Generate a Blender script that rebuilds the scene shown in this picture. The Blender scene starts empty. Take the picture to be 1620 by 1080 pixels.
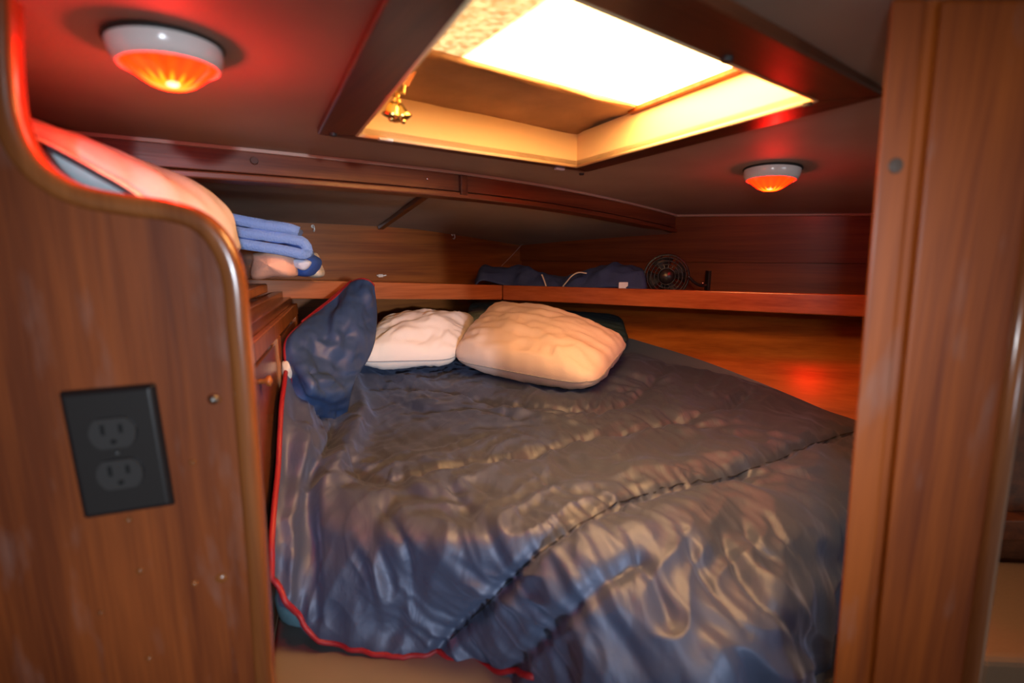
import bpy, bmesh, math, random
import numpy as np
from mathutils import Vector, Matrix, noise
random.seed(7)
S = bpy.context.scene
C = S.collection
Z0 = 1.40                      # eye height above the cabin sole; all build heights below are relative to the eye
F = 750.0; PITCH = math.radians(10.2); CP, SP = math.cos(PITCH), math.sin(PITCH)

# ------------------------------------------------------------------ camera, light, exposure
cam_d = bpy.data.cameras.new('camera'); cam = bpy.data.objects.new('camera', cam_d); C.objects.link(cam)
cam_d.sensor_width = 36; cam_d.lens = F/1620*36
cam_d.clip_start = 0.02
cam.location = (0, 0, Z0); cam.rotation_euler = (math.pi/2-PITCH, 0, 0)
cam_d.dof.use_dof = True; cam_d.dof.focus_distance = 1.35; cam_d.dof.aperture_fstop = 2.6
S.camera = cam
S.view_settings.view_transform = 'Standard'; S.view_settings.look = 'None'
S.view_settings.gamma = 1; S.view_settings.use_curve_mapping = False
S.view_settings.exposure = 0.0
wd = bpy.data.worlds.new('world'); S.world = wd; wd.use_nodes = True
wd.node_tree.nodes['Background'].inputs[0].default_value = (1.0, 0.86, .72, 1)
wd.node_tree.nodes['Background'].inputs[1].default_value = 0.27

def light(name, kind, loc, energy, col, size=.1, target=None, **kw):
    d = bpy.data.lights.new(name, kind); o = bpy.data.objects.new(name, d); C.objects.link(o)
    o.location = (loc[0], loc[1], loc[2]+Z0); d.energy = energy; d.color = col
    if kind == 'AREA': d.size = size
    else: d.shadow_soft_size = size
    for k, v in kw.items(): setattr(d, k, v)
    if target is not None:
        v = Vector(target)-Vector(loc); o.rotation_euler = v.to_track_quat('-Z', 'Y').to_euler()
    return o
# the flash on top of the photographer's camera
light('flash', 'SPOT', (.03, -.02, .10), 7.0, (.93, .96, 1.0), .02, (.46, .98, -.34), spot_size=math.radians(84), spot_blend=.9)
# cool daylight entering from the companionway behind and to the right of the photographer
dl = light('companionway_daylight', 'AREA', (1.75, -3.0, .02), 15, (.70, .84, 1.0), 1.25, (-.1, 1.2, -.3))
dl.data.shape = 'RECTANGLE'; dl.data.size_y = .7
light('left_fill_spot', 'SPOT', (1.60, -3.0, .10), 430, (.78, .88, 1.0), .09, (-.46, 1.2, -.22), spot_size=math.radians(14), spot_blend=.6)  # added unseen spot to brighten the left pillow, shelf end and quilt corner

# ------------------------------------------------------------------ geometry of view
def ray(px, py):
    r = (px-810)/F; u = (540-py)/F
    return Vector((r, CP+u*SP, u*CP-SP))
def onz(px, py, z):
    d = ray(px, py); return d*(z/d.z)
def ony(px, py, y):
    d = ray(px, py); return d*(y/d.y)
def onp(px, py, n, c):
    d = ray(px, py); n = Vector(n); return d*(c/n.dot(d))
A35 = math.radians(35.3); UD = Vector((math.cos(A35), math.sin(A35), 0)); VD = Vector((-math.sin(A35), math.cos(A35), 0))
def uv(u, v, z=0): return UD*u+VD*v+Vector((0, 0, z))
def camber(u): return .195-(.065 if u > .45 else .02)*(u-.45)**2
VS = Vector((-.469, .883, 0)).normalized()      # fore-and-aft direction of the hatch
def sk(a, b, z=0): return UD*a+VS*b+Vector((0, 0, z))
def ska(p): b = p.dot(VD)/VS.dot(VD); return p.dot(UD)-b*VS.dot(UD), b
def on_ceiling(px, py):
    d = ray(px, py); k = .05
    while k < 4 and (d*k).z < camber((d*k).dot(UD)): k += .001
    return d*k

# ------------------------------------------------------------------ helpers
def root(name, label, cat, loc=(0, 0, 0), group=None):
    o = bpy.data.objects.new(name, None); C.objects.link(o); o.empty_display_size = .03
    o.location = (loc[0], loc[1], loc[2]+Z0); o['label'] = label; o['category'] = cat
    if group: o['group'] = group
    return o
def tag(o, label=None, cat=None, group=None, kind=None):
    if label: o['label'] = label
    if cat: o['category'] = cat
    if group: o['group'] = group
    if kind: o['kind'] = kind
    return o
def wloc(o):
    v = Vector((0, 0, 0))
    while o is not None: v += o.location; o = o.parent
    return v
def mk(name, verts, faces, mat, parent=None, smooth=False, bevel=0, solid=0, sub=0):
    me = bpy.data.meshes.new(name)
    off = wloc(parent) if parent else Vector((0, 0, 0))
    if parent is None and len(verts):
        c = Vector((sum(v[0] for v in verts)/len(verts), sum(v[1] for v in verts)/len(verts), min(v[2] for v in verts)+Z0)); off = c
    me.from_pydata([(v[0]-off.x, v[1]-off.y, v[2]+Z0-off.z) for v in verts], [], faces)
    bm = bmesh.new(); bm.from_mesh(me); bmesh.ops.recalc_face_normals(bm, faces=bm.faces); bm.to_mesh(me); bm.free()
    me.update(); me.materials.append(mat)
    if smooth: me.polygons.foreach_set('use_smooth', [True]*len(me.polygons))
    o = bpy.data.objects.new(name, me); C.objects.link(o)
    if parent: o.parent = parent
    else: o.location = off
    if solid:
        m = o.modifiers.new('solid', 'SOLIDIFY'); m.thickness = solid; m.offset = 0
    if bevel:
        m = o.modifiers.new('bevel', 'BEVEL'); m.width = bevel; m.segments = 3; m.limit_method = 'ANGLE'; m.angle_limit = math.radians(35)
    if sub:
        m = o.modifiers.new('sub', 'SUBSURF'); m.levels = m.render_levels = sub
    return o
class MB:
    def __init__(s): s.v = []; s.f = []
    def add(s, vs, fs):
        b = len(s.v); s.v += [Vector(v) for v in vs]; s.f += [[b+i for i in f] for f in fs]; return s
    def hexa(s, lo, hi):          # lo, hi: 4 points each
        return s.add(list(lo)+list(hi), [(3, 2, 1, 0), (4, 5, 6, 7), (0, 1, 5, 4), (1, 2, 6, 5), (2, 3, 7, 6), (3, 0, 4, 7)])
    def box(s, c, ax, ay, az, hx, hy, hz):
        c = Vector(c); ax, ay, az = ax*hx, ay*hy, az*hz
        return s.hexa([c-ax-ay-az, c+ax-ay-az, c+ax+ay-az, c-ax+ay-az], [c-ax-ay+az, c+ax-ay+az, c+ax+ay+az, c-ax+ay+az])
    def uvbox(s, u0, u1, v0, v1, z0, z1):
        return s.hexa([uv(u0, v0, z0), uv(u1, v0, z0), uv(u1, v1, z0), uv(u0, v1, z0)], [uv(u0, v0, z1), uv(u1, v0, z1), uv(u1, v1, z1), uv(u0, v1, z1)])
    def skbox(s, u0, u1, v0, v1, z0, z1):
        return s.hexa([sk(u0, v0, z0), sk(u1, v0, z0), sk(u1, v1, z0), sk(u0, v1, z0)], [sk(u0, v0, z1), sk(u1, v0, z1), sk(u1, v1, z1), sk(u0, v1, z1)])
    def lathe(s, c, prof, n=40, axis=None):
        c = Vector(c); q = Vector((0, 0, 1)).rotation_difference(axis) if axis else None
        vs = []; m = len(prof)
        for r, z in prof:
            for k in range(n):
                a = 2*math.pi*k/n; p = Vector((r*math.cos(a), r*math.sin(a), z))
                if q: p = q @ p
                vs.append(c+p)
        fs = [(i*n+k, i*n+(k+1) % n, (i+1)*n+(k+1) % n, (i+1)*n+k) for i in range(m-1) for k in range(n)]
        return s.add(vs, fs)
    def tube(s, pts, r, n=8, closed=False, caps=True):
        pts = [Vector(p) for p in pts]; m = len(pts); vs = []; fs = []
        up = None
        for i, p in enumerate(pts):
            a = pts[(i-1) % m] if (i > 0 or closed) else p; b = pts[(i+1) % m] if (i < m-1 or closed) else p
            t = (b-a).normalized()
            if up is None: up = t.orthogonal().normalized()
            up = (up-t*up.dot(t)).normalized(); w = t.cross(up)
            rr = r[i] if isinstance(r, (list, tuple)) else r
            for k in range(n):
                an = 2*math.pi*k/n; vs.append(p+up*(rr*math.cos(an))+w*(rr*math.sin(an)))
        for i in range(m if closed else m-1):
            j = (i+1) % m
            for k in range(n): fs.append((i*n+k, i*n+(k+1) % n, j*n+(k+1) % n, j*n+k))
        if caps and not closed: fs += [tuple(range(n))[::-1], tuple((m-1)*n+k for k in range(n))]
        return s.add(vs, fs)
    def build(s, name, mat, parent=None, **kw): return mk(name, s.v, s.f, mat, parent, **kw)
def catmull(pts, n):
    pts = [Vector(p) for p in pts]; P = [pts[0]*2-pts[1]]+pts+[pts[-1]*2-pts[-2]]; out = []
    for i in range(1, len(P)-2):
        for k in range(n):
            t = k/n; a, b, c, d = P[i-1:i+3]
            out.append(.5*((2*b)+(c-a)*t+(2*a-5*b+4*c-d)*t*t+(3*b-a-3*c+d)*t**3))
    out.append(pts[-1]); return out
def net(rows, nu, nv):
    """Catmull-Rom surface through a control net -> array [rows][cols][3]"""
    r1 = [catmull(r, nu) for r in rows]
    cols = [catmull([r[j] for r in r1], nv) for j in range(len(r1[0]))]
    return [[cols[j][i] for j in range(len(cols))] for i in range(len(cols[0]))]
def gridfaces(R, K): return [(i*K+j, i*K+j+1, (i+1)*K+j+1, (i+1)*K+j) for i in range(R-1) for j in range(K-1)]

# ------------------------------------------------------------------ materials
def lin(r, g, b): return tuple(((c/255)/12.92 if c <= 10 else (((c/255)+.055)/1.055)**2.4) for c in (r, g, b))+(1,)
def newmat(name):
    m = bpy.data.materials.new(name); m.use_nodes = True; nt = m.node_tree
    return m, nt, nt.nodes['Principled BSDF']
def plain(name, col, rough=.5, metal=0, coat=0, bump=0, bscale=200, var=0, spec=.5):
    m, nt, b = newmat(name); N, L = nt.nodes, nt.links
    b.inputs['Base Color'].default_value = (*col[:3], 1); b.inputs['Roughness'].default_value = rough
    b.inputs['Metallic'].default_value = metal; b.inputs['Coat Weight'].default_value = coat; b.inputs['Specular IOR Level'].default_value = spec
    if bump or var:
        tc = N.new('ShaderNodeTexCoord'); n = N.new('ShaderNodeTexNoise'); n.inputs['Scale'].default_value = bscale; n.inputs['Detail'].default_value = 4
        L.new(tc.outputs['Object'], n.inputs['Vector'])
        if bump:
            bp = N.new('ShaderNodeBump'); bp.inputs['Strength'].default_value = bump; bp.inputs['Distance'].default_value = .002
            L.new(n.outputs[0], bp.inputs['Height']); L.new(bp.outputs[0], b.inputs['Normal'])
        if var:
            n2 = N.new('ShaderNodeTexNoise'); n2.inputs['Scale'].default_value = 6; n2.inputs['Detail'].default_value = 6
            L.new(tc.outputs['Object'], n2.inputs['Vector'])
            rp = N.new('ShaderNodeValToRGB'); rp.color_ramp.elements[0].position = .3; rp.color_ramp.elements[1].position = .7
            rp.color_ramp.elements[0].color = (*[c*(1-var) for c in col[:3]], 1); rp.color_ramp.elements[1].color = (*[min(1, c*(1+var*.5)) for c in col[:3]], 1)
            L.new(n2.outputs[0], rp.inputs[0]); L.new(rp.outputs[0], b.inputs['Base Color'])
    return m
def wood(name, c0, c1, axis, ang=0, rough=.35, coat=.3, fine=1.0, wear=0):
    """varnished wood; grain along axis (0 x, 1 y, 2 z) after turning by ang about z"""
    m, nt, b = newmat(name); N, L = nt.nodes, nt.links
    tc = N.new('ShaderNodeTexCoord'); vr = N.new('ShaderNodeVectorRotate'); vr.rotation_type = 'Z_AXIS'; vr.inputs['Angle'].default_value = -ang
    L.new(tc.outputs['Object'], vr.inputs['Vector'])
    mp = N.new('ShaderNodeMapping'); s = [38*fine]*3; s[axis] = 2.2*fine; mp.inputs['Scale'].default_value = s
    L.new(vr.outputs[0], mp.inputs['Vector'])
    n = N.new('ShaderNodeTexNoise'); n.inputs['Scale'].default_value = 1; n.inputs['Detail'].default_value = 6; n.inputs['Distortion'].default_value = .6
    L.new(mp.outputs[0], n.inputs['Vector'])
    mp2 = N.new('ShaderNodeMapping'); s2 = [260.]*3; s2[axis] = 9; mp2.inputs['Scale'].default_value = s2
    L.new(vr.outputs[0], mp2.inputs['Vector'])
    n2 = N.new('ShaderNodeTexNoise'); n2.inputs['Scale'].default_value = 1; n2.inputs['Detail'].default_value = 3
    L.new(mp2.outputs[0], n2.inputs['Vector'])
    add = N.new('ShaderNodeMath'); add.operation = 'MULTIPLY_ADD'; add.inputs[1].default_value = .35
    L.new(n2.outputs[0], add.inputs[0]); L.new(n.outputs[0], add.inputs[2])
    rp = N.new('ShaderNodeValToRGB'); e = rp.color_ramp.elements; e[0].position = .48; e[1].position = .88; e[0].color = (*c0, 1); e[1].color = (*c1, 1)
    L.new(add.outputs[0], rp.inputs[0])
    out = rp.outputs[0]
    b.inputs['Roughness'].default_value = rough; b.inputs['Coat Weight'].default_value = coat; b.inputs['Coat Roughness'].default_value = .22; b.inputs['Specular IOR Level'].default_value = .3
    if wear:
        n3 = N.new('ShaderNodeTexNoise'); n3.inputs['Scale'].default_value = 1; n3.inputs['Detail'].default_value = 5
        mp3 = N.new('ShaderNodeMapping'); s3 = [34.]*3; s3[axis] = 9; mp3.inputs['Scale'].default_value = s3
        L.new(vr.outputs[0], mp3.inputs['Vector']); L.new(mp3.outputs[0], n3.inputs['Vector'])
        r3 = N.new('ShaderNodeValToRGB'); r3.color_ramp.elements[0].position = .58; r3.color_ramp.elements[1].position = .74
        r3.color_ramp.elements[0].color = (0, 0, 0, 1); r3.color_ramp.elements[1].color = (wear, wear, wear, 1)
        L.new(n3.outputs[0], r3.inputs[0])
        mx = N.new('ShaderNodeMix'); mx.data_type = 'RGBA'; mx.inputs[7].default_value = (.26, .19, .17, 1)
        L.new(r3.outputs[0], mx.inputs[0]); L.new(out, mx.inputs[6]); out = mx.outputs[2]
    L.new(out, b.inputs['Base Color'])
    bp = N.new('ShaderNodeBump'); bp.inputs['Strength'].default_value = .12; bp.inputs['Distance'].default_value = .001
    L.new(n2.outputs[0], bp.inputs['Height']); L.new(bp.outputs[0], b.inputs['Normal'])
    return m
D0, D1 = (.105, .027, .008), (.26, .082, .022)
W_bulk = wood('teak_bulkhead', (.12, .023, .0035), (.28, .064, .010), 2, rough=.48, coat=.05, wear=.25, fine=.7)
W_post = wood('teak_post', (.16, .028, .003), (.34, .075, .008), 2, rough=.48, coat=.04, wear=.3)
W_trim = wood('teak_moulding', (.15, .043, .012), (.29, .095, .025), 2, rough=.22, coat=.5)
W_dark = wood('mahogany_frame', (.05, .014, .006), (.13, .036, .012), 0, A35, rough=.35, coat=.3)
W_darkv = wood('mahogany_frame_fore_aft', (.05, .014, .006), (.13, .036, .012), 1, A35, rough=.35, coat=.3)
W_beam = wood('mahogany_beam', (.10, .028, .013), (.2, .06, .024), 0, A35, rough=.3, coat=.4)
W_back = wood('back_panel_wood', (.14, .036, .005), (.27, .082, .011), 0, A35, rough=.4, coat=.25)
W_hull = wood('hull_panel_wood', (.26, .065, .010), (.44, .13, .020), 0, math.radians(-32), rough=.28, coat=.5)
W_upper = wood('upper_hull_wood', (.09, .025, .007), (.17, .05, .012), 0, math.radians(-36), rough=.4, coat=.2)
W_shelf = wood('shelf_fascia_wood', (.24, .062, .018), (.40, .12, .038), 0, A35, rough=.25, coat=.5)
W_shelfr = wood('shelf_fascia_wood_hull', (.24, .055, .014), (.38, .105, .03), 0, math.radians(-28.3), rough=.25, coat=.5)
W_cab = wood('cabinet_wood', (.19, .055, .014), (.34, .12, .03), 2, rough=.3, coat=.4)
W_cabd = wood('cabinet_panel_wood', (.11, .035, .016), (.19, .065, .03), 2, rough=.25, coat=.5)
M_ceil = plain('headliner_vinyl', (.36, .285, .235), .62, bump=.15, bscale=500, var=.12)
M_fore = plain('foredeck_liner', (.33, .27, .21), .6, bump=.1, bscale=400, var=.15)
M_bead = plain('pale_beading', (.42, .31, .25), .4)
M_cream = plain('cream_gelcoat', (.82, .62, .36), .4, var=.05)
M_dirt = plain('weathered_board', (.48, .27, .14), .7, bump=.4, bscale=60, var=.45)
M_black = plain('black_plastic', (.012, .011, .012), .32, spec=.5)
M_outlet = plain('outlet_face', (.03, .029, .03), .3)
M_dull = plain('dull_screw', (.06, .06, .06), .4, metal=.5)
M_blackm = plain('black_rubber', (.01, .01, .01), .6)
M_hole = plain('dark_hole', (.002, .002, .002), .9)
M_steel = plain('steel', (.6, .58, .55), .25, metal=1)
M_hook = plain('pale_metal', (.75, .72, .66), .35, metal=.3)
M_brass = plain('brass', (.75, .50, .16), .25, metal=1)
M_white = plain('white_lamp_enamel', (.78, .76, .74), .18, coat=.4)
M_ledge = plain('beige_laminate', (.17, .16, .15), .45, bump=.05, bscale=300, var=.1)
M_mattress = plain('teal_mattress_cover', (.09, .19, .24), .75, bump=.5, bscale=250, var=.15)
M_pipe = plain('red_piping', (.26, .008, .014), .55)
M_pillow = plain('white_pillowcase', (.83, .76, .73), .8, bump=.25, bscale=350)
M_pillowp = plain('pale_pink_pillowcase', (.84, .70, .64), .8, bump=.25, bscale=350)
M_teal = plain('grey_teal_cloth', (.16, .22, .22), .85, bump=.3)
M_tealdark = plain('dark_teal_cloth', (.02, .045, .055), .85, bump=.3)
M_quilt = plain('pale_quilt', (.80, .74, .74), .85, bump=.3)
M_aqua = plain('aqua_cushion', (.50, .84, .90), .75, bump=.3)
M_bluetowel = plain('light_blue_terry', (.20, .36, .78), .95, bump=1.0, bscale=300)
M_peach = plain('peach_cloth', (.85, .48, .34), .9, bump=.5)
M_royal = plain('royal_blue_cloth', (.03, .10, .42), .85, bump=.4)
M_whitecloth = plain('white_cloth', (.6, .65, .78), .85, bump=.4)
M_creamcloth = plain('cream_cloth', (.66, .60, .48), .9, bump=.4)
M_navysheet = plain('navy_sheet', (.022, .045, .15), .8, bump=.4)
M_tan = plain('tan_upholstery', (.17, .10, .055), .8, bump=.3)
M_sole = plain('dark_cabin_sole', (.06, .03, .015), .5)
M_cord = plain('white_cord', (.55, .5, .45), .6)
M_strap = plain('orange_strap', (.42, .13, .03), .6)

def satin():
    m, nt, b = newmat('navy_satin'); N, L = nt.nodes, nt.links
    b.inputs['Base Color'].default_value = (.056, .076, .138, 1)
    b.inputs['Roughness'].default_value = .53; b.inputs['Specular IOR Level'].default_value = .6
    b.inputs['Metallic'].default_value = .25
    b.inputs['Sheen Weight'].default_value = .22; b.inputs['Sheen Roughness'].default_value = .4; b.inputs['Sheen Tint'].default_value = (.5, .62, 1, 1)
    tc = N.new('ShaderNodeTexCoord')
    mp = N.new('ShaderNodeMapping'); mp.inputs['Rotation'].default_value = (0, 0, .5); mp.inputs['Scale'].default_value = (16, 6, 10)
    n = N.new('ShaderNodeTexNoise'); n.inputs['Scale'].default_value = 1; n.inputs['Detail'].default_value = 4; n.inputs['Distortion'].default_value = 1.2
    L.new(tc.outputs['Object'], mp.inputs[0]); L.new(mp.outputs[0], n.inputs[0])
    bp = N.new('ShaderNodeBump'); bp.inputs['Strength'].default_value = .35; bp.inputs['Distance'].default_value = .012
    L.new(n.outputs[0], bp.inputs['Height']); L.new(bp.outputs[0], b.inputs['Normal'])
    return m
M_satin = satin()
M_satin_flashlit = plain('navy_satin_flashlit', (.028, .062, .16), .48, bump=.3, bscale=60, spec=.45)  # quilt cloth on the turned-up corner; flash light painted in as a bluer colour
def redlens(name, k):
    m, nt, b = newmat(name); N, L = nt.nodes, nt.links
    b.inputs['Base Color'].default_value = (.5, .01, .003, 1); b.inputs['Roughness'].default_value = .12; b.inputs['Coat Weight'].default_value = .5
    tc = N.new('ShaderNodeTexCoord'); ln = N.new('ShaderNodeVectorMath'); ln.operation = 'LENGTH'
    sp = N.new('ShaderNodeMapping'); sp.inputs['Scale'].default_value = (1, 1, 0)
    L.new(tc.outputs['Object'], sp.inputs[0]); L.new(sp.outputs[0], ln.inputs[0])
    # ribs moulded in the lens around the bulb
    sx = N.new('ShaderNodeSeparateXYZ'); L.new(tc.outputs['Object'], sx.inputs[0])
    at = N.new('ShaderNodeMath'); at.operation = 'ARCTAN2'; L.new(sx.outputs[1], at.inputs[0]); L.new(sx.outputs[0], at.inputs[1])
    mu = N.new('ShaderNodeMath'); mu.operation = 'MULTIPLY'; mu.inputs[1].default_value = 16; L.new(at.outputs[0], mu.inputs[0])
    si = N.new('ShaderNodeMath'); si.operation = 'SINE'; L.new(mu.outputs[0], si.inputs[0])
    ma = N.new('ShaderNodeMath'); ma.operation = 'MULTIPLY_ADD'; ma.inputs[1].default_value = .005; L.new(si.outputs[0], ma.inputs[0]); L.new(ln.outputs['Value'], ma.inputs[2])
    rp = N.new('ShaderNodeValToRGB'); e = rp.color_ramp.elements
    mr = N.new('ShaderNodeMath'); mr.operation = 'MULTIPLY'; mr.inputs[1].default_value = 16; L.new(ma.outputs[0], mr.inputs[0])
    e[0].position = .24; e[0].color = (1, .014, .0004, 1); e[1].position = .62; e[1].color = (1, .0016, .0001, 1)
    x = e.new(.34); x.color = (1, .0026, .0001, 1)
    L.new(mr.outputs[0], rp.inputs[0]); L.new(rp.outputs[0], b.inputs['Emission Color']); b.inputs['Emission Strength'].default_value = k
    return m
M_red = redlens('red_lens', 50.0)
def pane():
    m, nt, b = newmat('translucent_hatch_pane'); N, L = nt.nodes, nt.links
    b.inputs['Base Color'].default_value = (.8, .75, .6, 1); b.inputs['Roughness'].default_value = .3
    tc = N.new('ShaderNodeTexCoord'); vr = N.new('ShaderNodeVectorRotate'); vr.rotation_type = 'Z_AXIS'; vr.inputs['Angle'].default_value = -A35
    L.new(tc.outputs['Object'], vr.inputs[0]); sx = N.new('ShaderNodeSeparateXYZ'); L.new(vr.outputs[0], sx.inputs[0])
    n = N.new('ShaderNodeTexNoise'); n.inputs['Scale'].default_value = 120; n.inputs['Detail'].default_value = 5; L.new(tc.outputs['Object'], n.inputs[0])
    # grime on the strip along one side of the pane
    rp = N.new('ShaderNodeMapRange'); rp.inputs['From Min'].default_value = PANE_EDGE-.012; rp.inputs['From Max'].default_value = PANE_EDGE+.012
    rp.inputs['To Min'].default_value = 1; rp.inputs['To Max'].default_value = 0; L.new(sx.outputs[0], rp.inputs[0])
    g = N.new('ShaderNodeValToRGB'); g.color_ramp.elements[0].position = .35; g.color_ramp.elements[1].position = .62
    g.color_ramp.elements[0].color = (.016, .0085, .003, 1); g.color_ramp.elements[1].color = (.045, .030, .013, 1); L.new(n.outputs[0], g.inputs[0])
    mx = N.new('ShaderNodeMix'); mx.data_type = 'RGBA'; mx.inputs[6].default_value = (1, .50, .16, 1)
    L.new(rp.outputs[0], mx.inputs[0]); L.new(g.outputs[0], mx.inputs[7]); L.new(mx.outputs[2], b.inputs['Emission Color'])
    b.inputs['Emission Strength'].default_value = 31
    return m

# ------------------------------------------------------------------ ceiling with hatch opening
HU0, HU1, HV0, HV1 = .100, .673, .236, .813         # outer edge of the hatch frame (skewed plan coordinates)
iu0, iu1, iv0, iv1 = .155, .618, .291, .785
UR = 2.2
us = sorted(set([-1.2, -.9, -.6, -.35, -.15, 0, iu0, .3, .45, iu1, .8, .95, 1.1, 1.25, 1.4, 1.55, 1.7, 1.9, UR])); vs_ = sorted(set([-1.4, -.8, -.3, 0, iv0, .5, iv1, .92, 1.042]))
mb = MB()
def ck(a, b, dz=0):
    p = sk(a, b); p.z = camber(p.dot(UD))+dz; return p
for a in range(len(us)-1):
    for b_ in range(len(vs_)-1):
        u0, u1, v0, v1 = us[a], us[a+1], vs_[b_], vs_[b_+1]
        if u0 >= iu0-1e-6 and u1 <= iu1+1e-6 and v0 >= iv0-1e-6 and v1 <= iv1+1e-6: continue
        mb.add([ck(u0, v0), ck(u1, v0), ck(u1, v1), ck(u0, v1), ck(u0, v0, .03), ck(u1, v0, .03), ck(u1, v1, .03), ck(u0, v1, .03)], [(0, 1, 2, 3), (4, 5, 6, 7)])
tag(mb.build('ceiling', M_ceil, smooth=False), kind='structure')
# ceiling beyond the beam
def fore(u, v):
    t = (v-1.03)/.6
    return (camber(u)-.015)*(1-t)+(.103-.035*(u-.35)**2)*t-.055*max(0, min(1, (u-.7)/.8))
mb = MB(); R_, K_ = 10, 22; P = [uv(u, v, fore(u, v)) for v in np.linspace(1.03, 1.72, R_) for u in np.linspace(-.9, 1.75, K_)]
mb.add(P, gridfaces(R_, K_)); o = mb.build('ceiling_forward', M_fore, smooth=True); tag(o, kind='structure')

# deck beam with lower moulding, joint block, bead, plug and screws
bt = root('deck_beam', 'long varnished wooden beam across the ceiling, running forward of the hatch', 'beam', uv(.4, 1.04, .14))
nn = 48; U = np.linspace(-.75, 1.43, nn)
def strip(v0, v1, dz0, dz1):
    m = MB(); vs = []
    for u in U:
        z = camber(u); vs += [uv(u, v0, z-dz0), uv(u, v1, z-dz0), uv(u, v1, z-dz1), uv(u, v0, z-dz1)]
    fs = [(i*4+k, i*4+(k+1) % 4, (i+1)*4+(k+1) % 4, (i+1)*4+k) for i in range(nn-1) for k in range(4)]+[(0, 1, 2, 3), ((nn-1)*4+3, (nn-1)*4+2, (nn-1)*4+1, (nn-1)*4)]
    return m.add(vs, fs)
strip(1.02, 1.065, .001, .044).build('beam_web', W_beam, bt, bevel=.002)
strip(1.014, 1.07, .046, .059).build('lower_moulding', W_beam, bt, bevel=.003)
strip(1.012, 1.02, .0005, .007).build('top_bead', M_bead, bt, bevel=.001)
pj = on_ceiling(703, 280); uj = pj.dot(UD)
m = MB(); m.uvbox(uj-.008, uj+.010, 1.008, 1.03, camber(uj)-.052, camber(uj)-.008); m.build('joint_block', W_darkv, bt, bevel=.0015)
for px, py in [(402, 254)]:
    p = onp(px, py, VD, 1.018); MB().lathe(p, [(0, .003), (.006, .003), (.007, 0)], 16, -VD).build('wood_plug', W_dark, bt)
for px, py in [(676, 283), (733, 290)]:
    p = onp(px, py, VD, 1.018); MB().lathe(p, [(0, .0025), (.002, .002), (.0028, 0)], 12, -VD).build('screw', M_steel, bt)

# fore-aft batten under the forward ceiling
m = MB(); pts = []
for k in range(9):
    v = 1.07+k*(1.62-1.07)/8; u = .60-.16*k/8*0+.0
    pts.append((u, v))
a = onp(692, 322, VD, 1.09); b = onp(606, 362, VD, 1.60)
ua, ub = a.dot(UD), b.dot(UD); vs = []
for k in range(9):
    t = k/8; u = ua+(ub-ua)*t; v = 1.09+(1.62-1.09)*t; z = fore(u, v)
    vs += [uv(u-.011, v, z-.001), uv(u+.011, v, z-.001), uv(u+.009, v, z-.012), uv(u-.009, v, z-.012)]
m.add(vs, [(i*4+k, i*4+(k+1) % 4, (i+1)*4+(k+1) % 4, (i+1)*4+k) for i in range(8) for k in range(4)]+[(0, 1, 2, 3), (35, 34, 33, 32)])
tag(m.build('ceiling_batten', W_darkv, bevel=.001), 'thin dark wooden batten running from the beam to the back panel', 'batten')

# ------------------------------------------------------------------ walls
BV = 1.63
m = MB(); m.uvbox(-1.2, 1.25, BV, BV+.02, -.75, .125); tag(m.build('wall_back', W_back), kind='structure')
NR = Vector((.59, .806, 0)).normalized(); NC = 1.649/Vector((.59, .806, 0)).length; TR = Vector((NR.y, -NR.x, 0))
def rp(s, off, z): return NR*(NC+off)+TR*s+Vector((0, 0, z))     # along the hull side, upper
c0 = uv(0, 0)
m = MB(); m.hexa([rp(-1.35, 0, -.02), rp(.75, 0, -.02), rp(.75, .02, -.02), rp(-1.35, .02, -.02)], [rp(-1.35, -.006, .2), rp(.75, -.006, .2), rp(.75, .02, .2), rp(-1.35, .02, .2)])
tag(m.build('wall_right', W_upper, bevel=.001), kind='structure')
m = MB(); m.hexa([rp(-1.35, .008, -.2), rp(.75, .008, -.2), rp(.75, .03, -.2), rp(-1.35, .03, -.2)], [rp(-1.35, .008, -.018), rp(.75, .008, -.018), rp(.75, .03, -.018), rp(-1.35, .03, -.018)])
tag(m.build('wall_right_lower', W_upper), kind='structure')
# bead along the top of the hull side
A_, B_ = onp(1040, 345, NR, NC), onp(1420, 345, NR, NC)
mb = MB(); pts = []
for t in np.linspace(0, 1, 24):
    q = A_.lerp(B_, t); s = q.dot(TR); p = rp(s, -.008, 0); p.z = camber(p.dot(UD))-.004; pts.append(p)
mb.tube(pts, .004, 8); tag(mb.build('trim_1', M_bead, smooth=True), kind='structure')
# sloping hull panel below the shelf
HN = Vector((-.52, -.627, .577)).normalized(); HC = -1.323/Vector((-.52, -.627, .577)).length
HT = Vector((HN.y, -HN.x, 0)).normalized()*-1; HU_ = HN.cross(HT).normalized()
if HU_.z < 0: HU_ = -HU_
def hp(s, z, off=0):
    base = HN*(HC+off)+HT*s; k = (z-base.z)/HU_.z; return base+HU_*k
m = MB(); sg = [-1.5, 1.5]
se = sorted([(onp(800, 560, HN, HC).dot(HT), 0), (onp(1400, 640, HN, HC).dot(HT), 1)])
q = [hp(s, z) for s in (se[0][0]-(.12 if se[0][1] else .6), se[1][0]+(.12 if se[1][1] else .6)) for z in (-.555, -.125)]
m.hexa([q[0], q[2], q[3], q[1]], [p-HN*.02 for p in (q[0], q[2], q[3], q[1])])
tag(m.build('wall_right_hull', W_hull), kind='structure')
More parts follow.
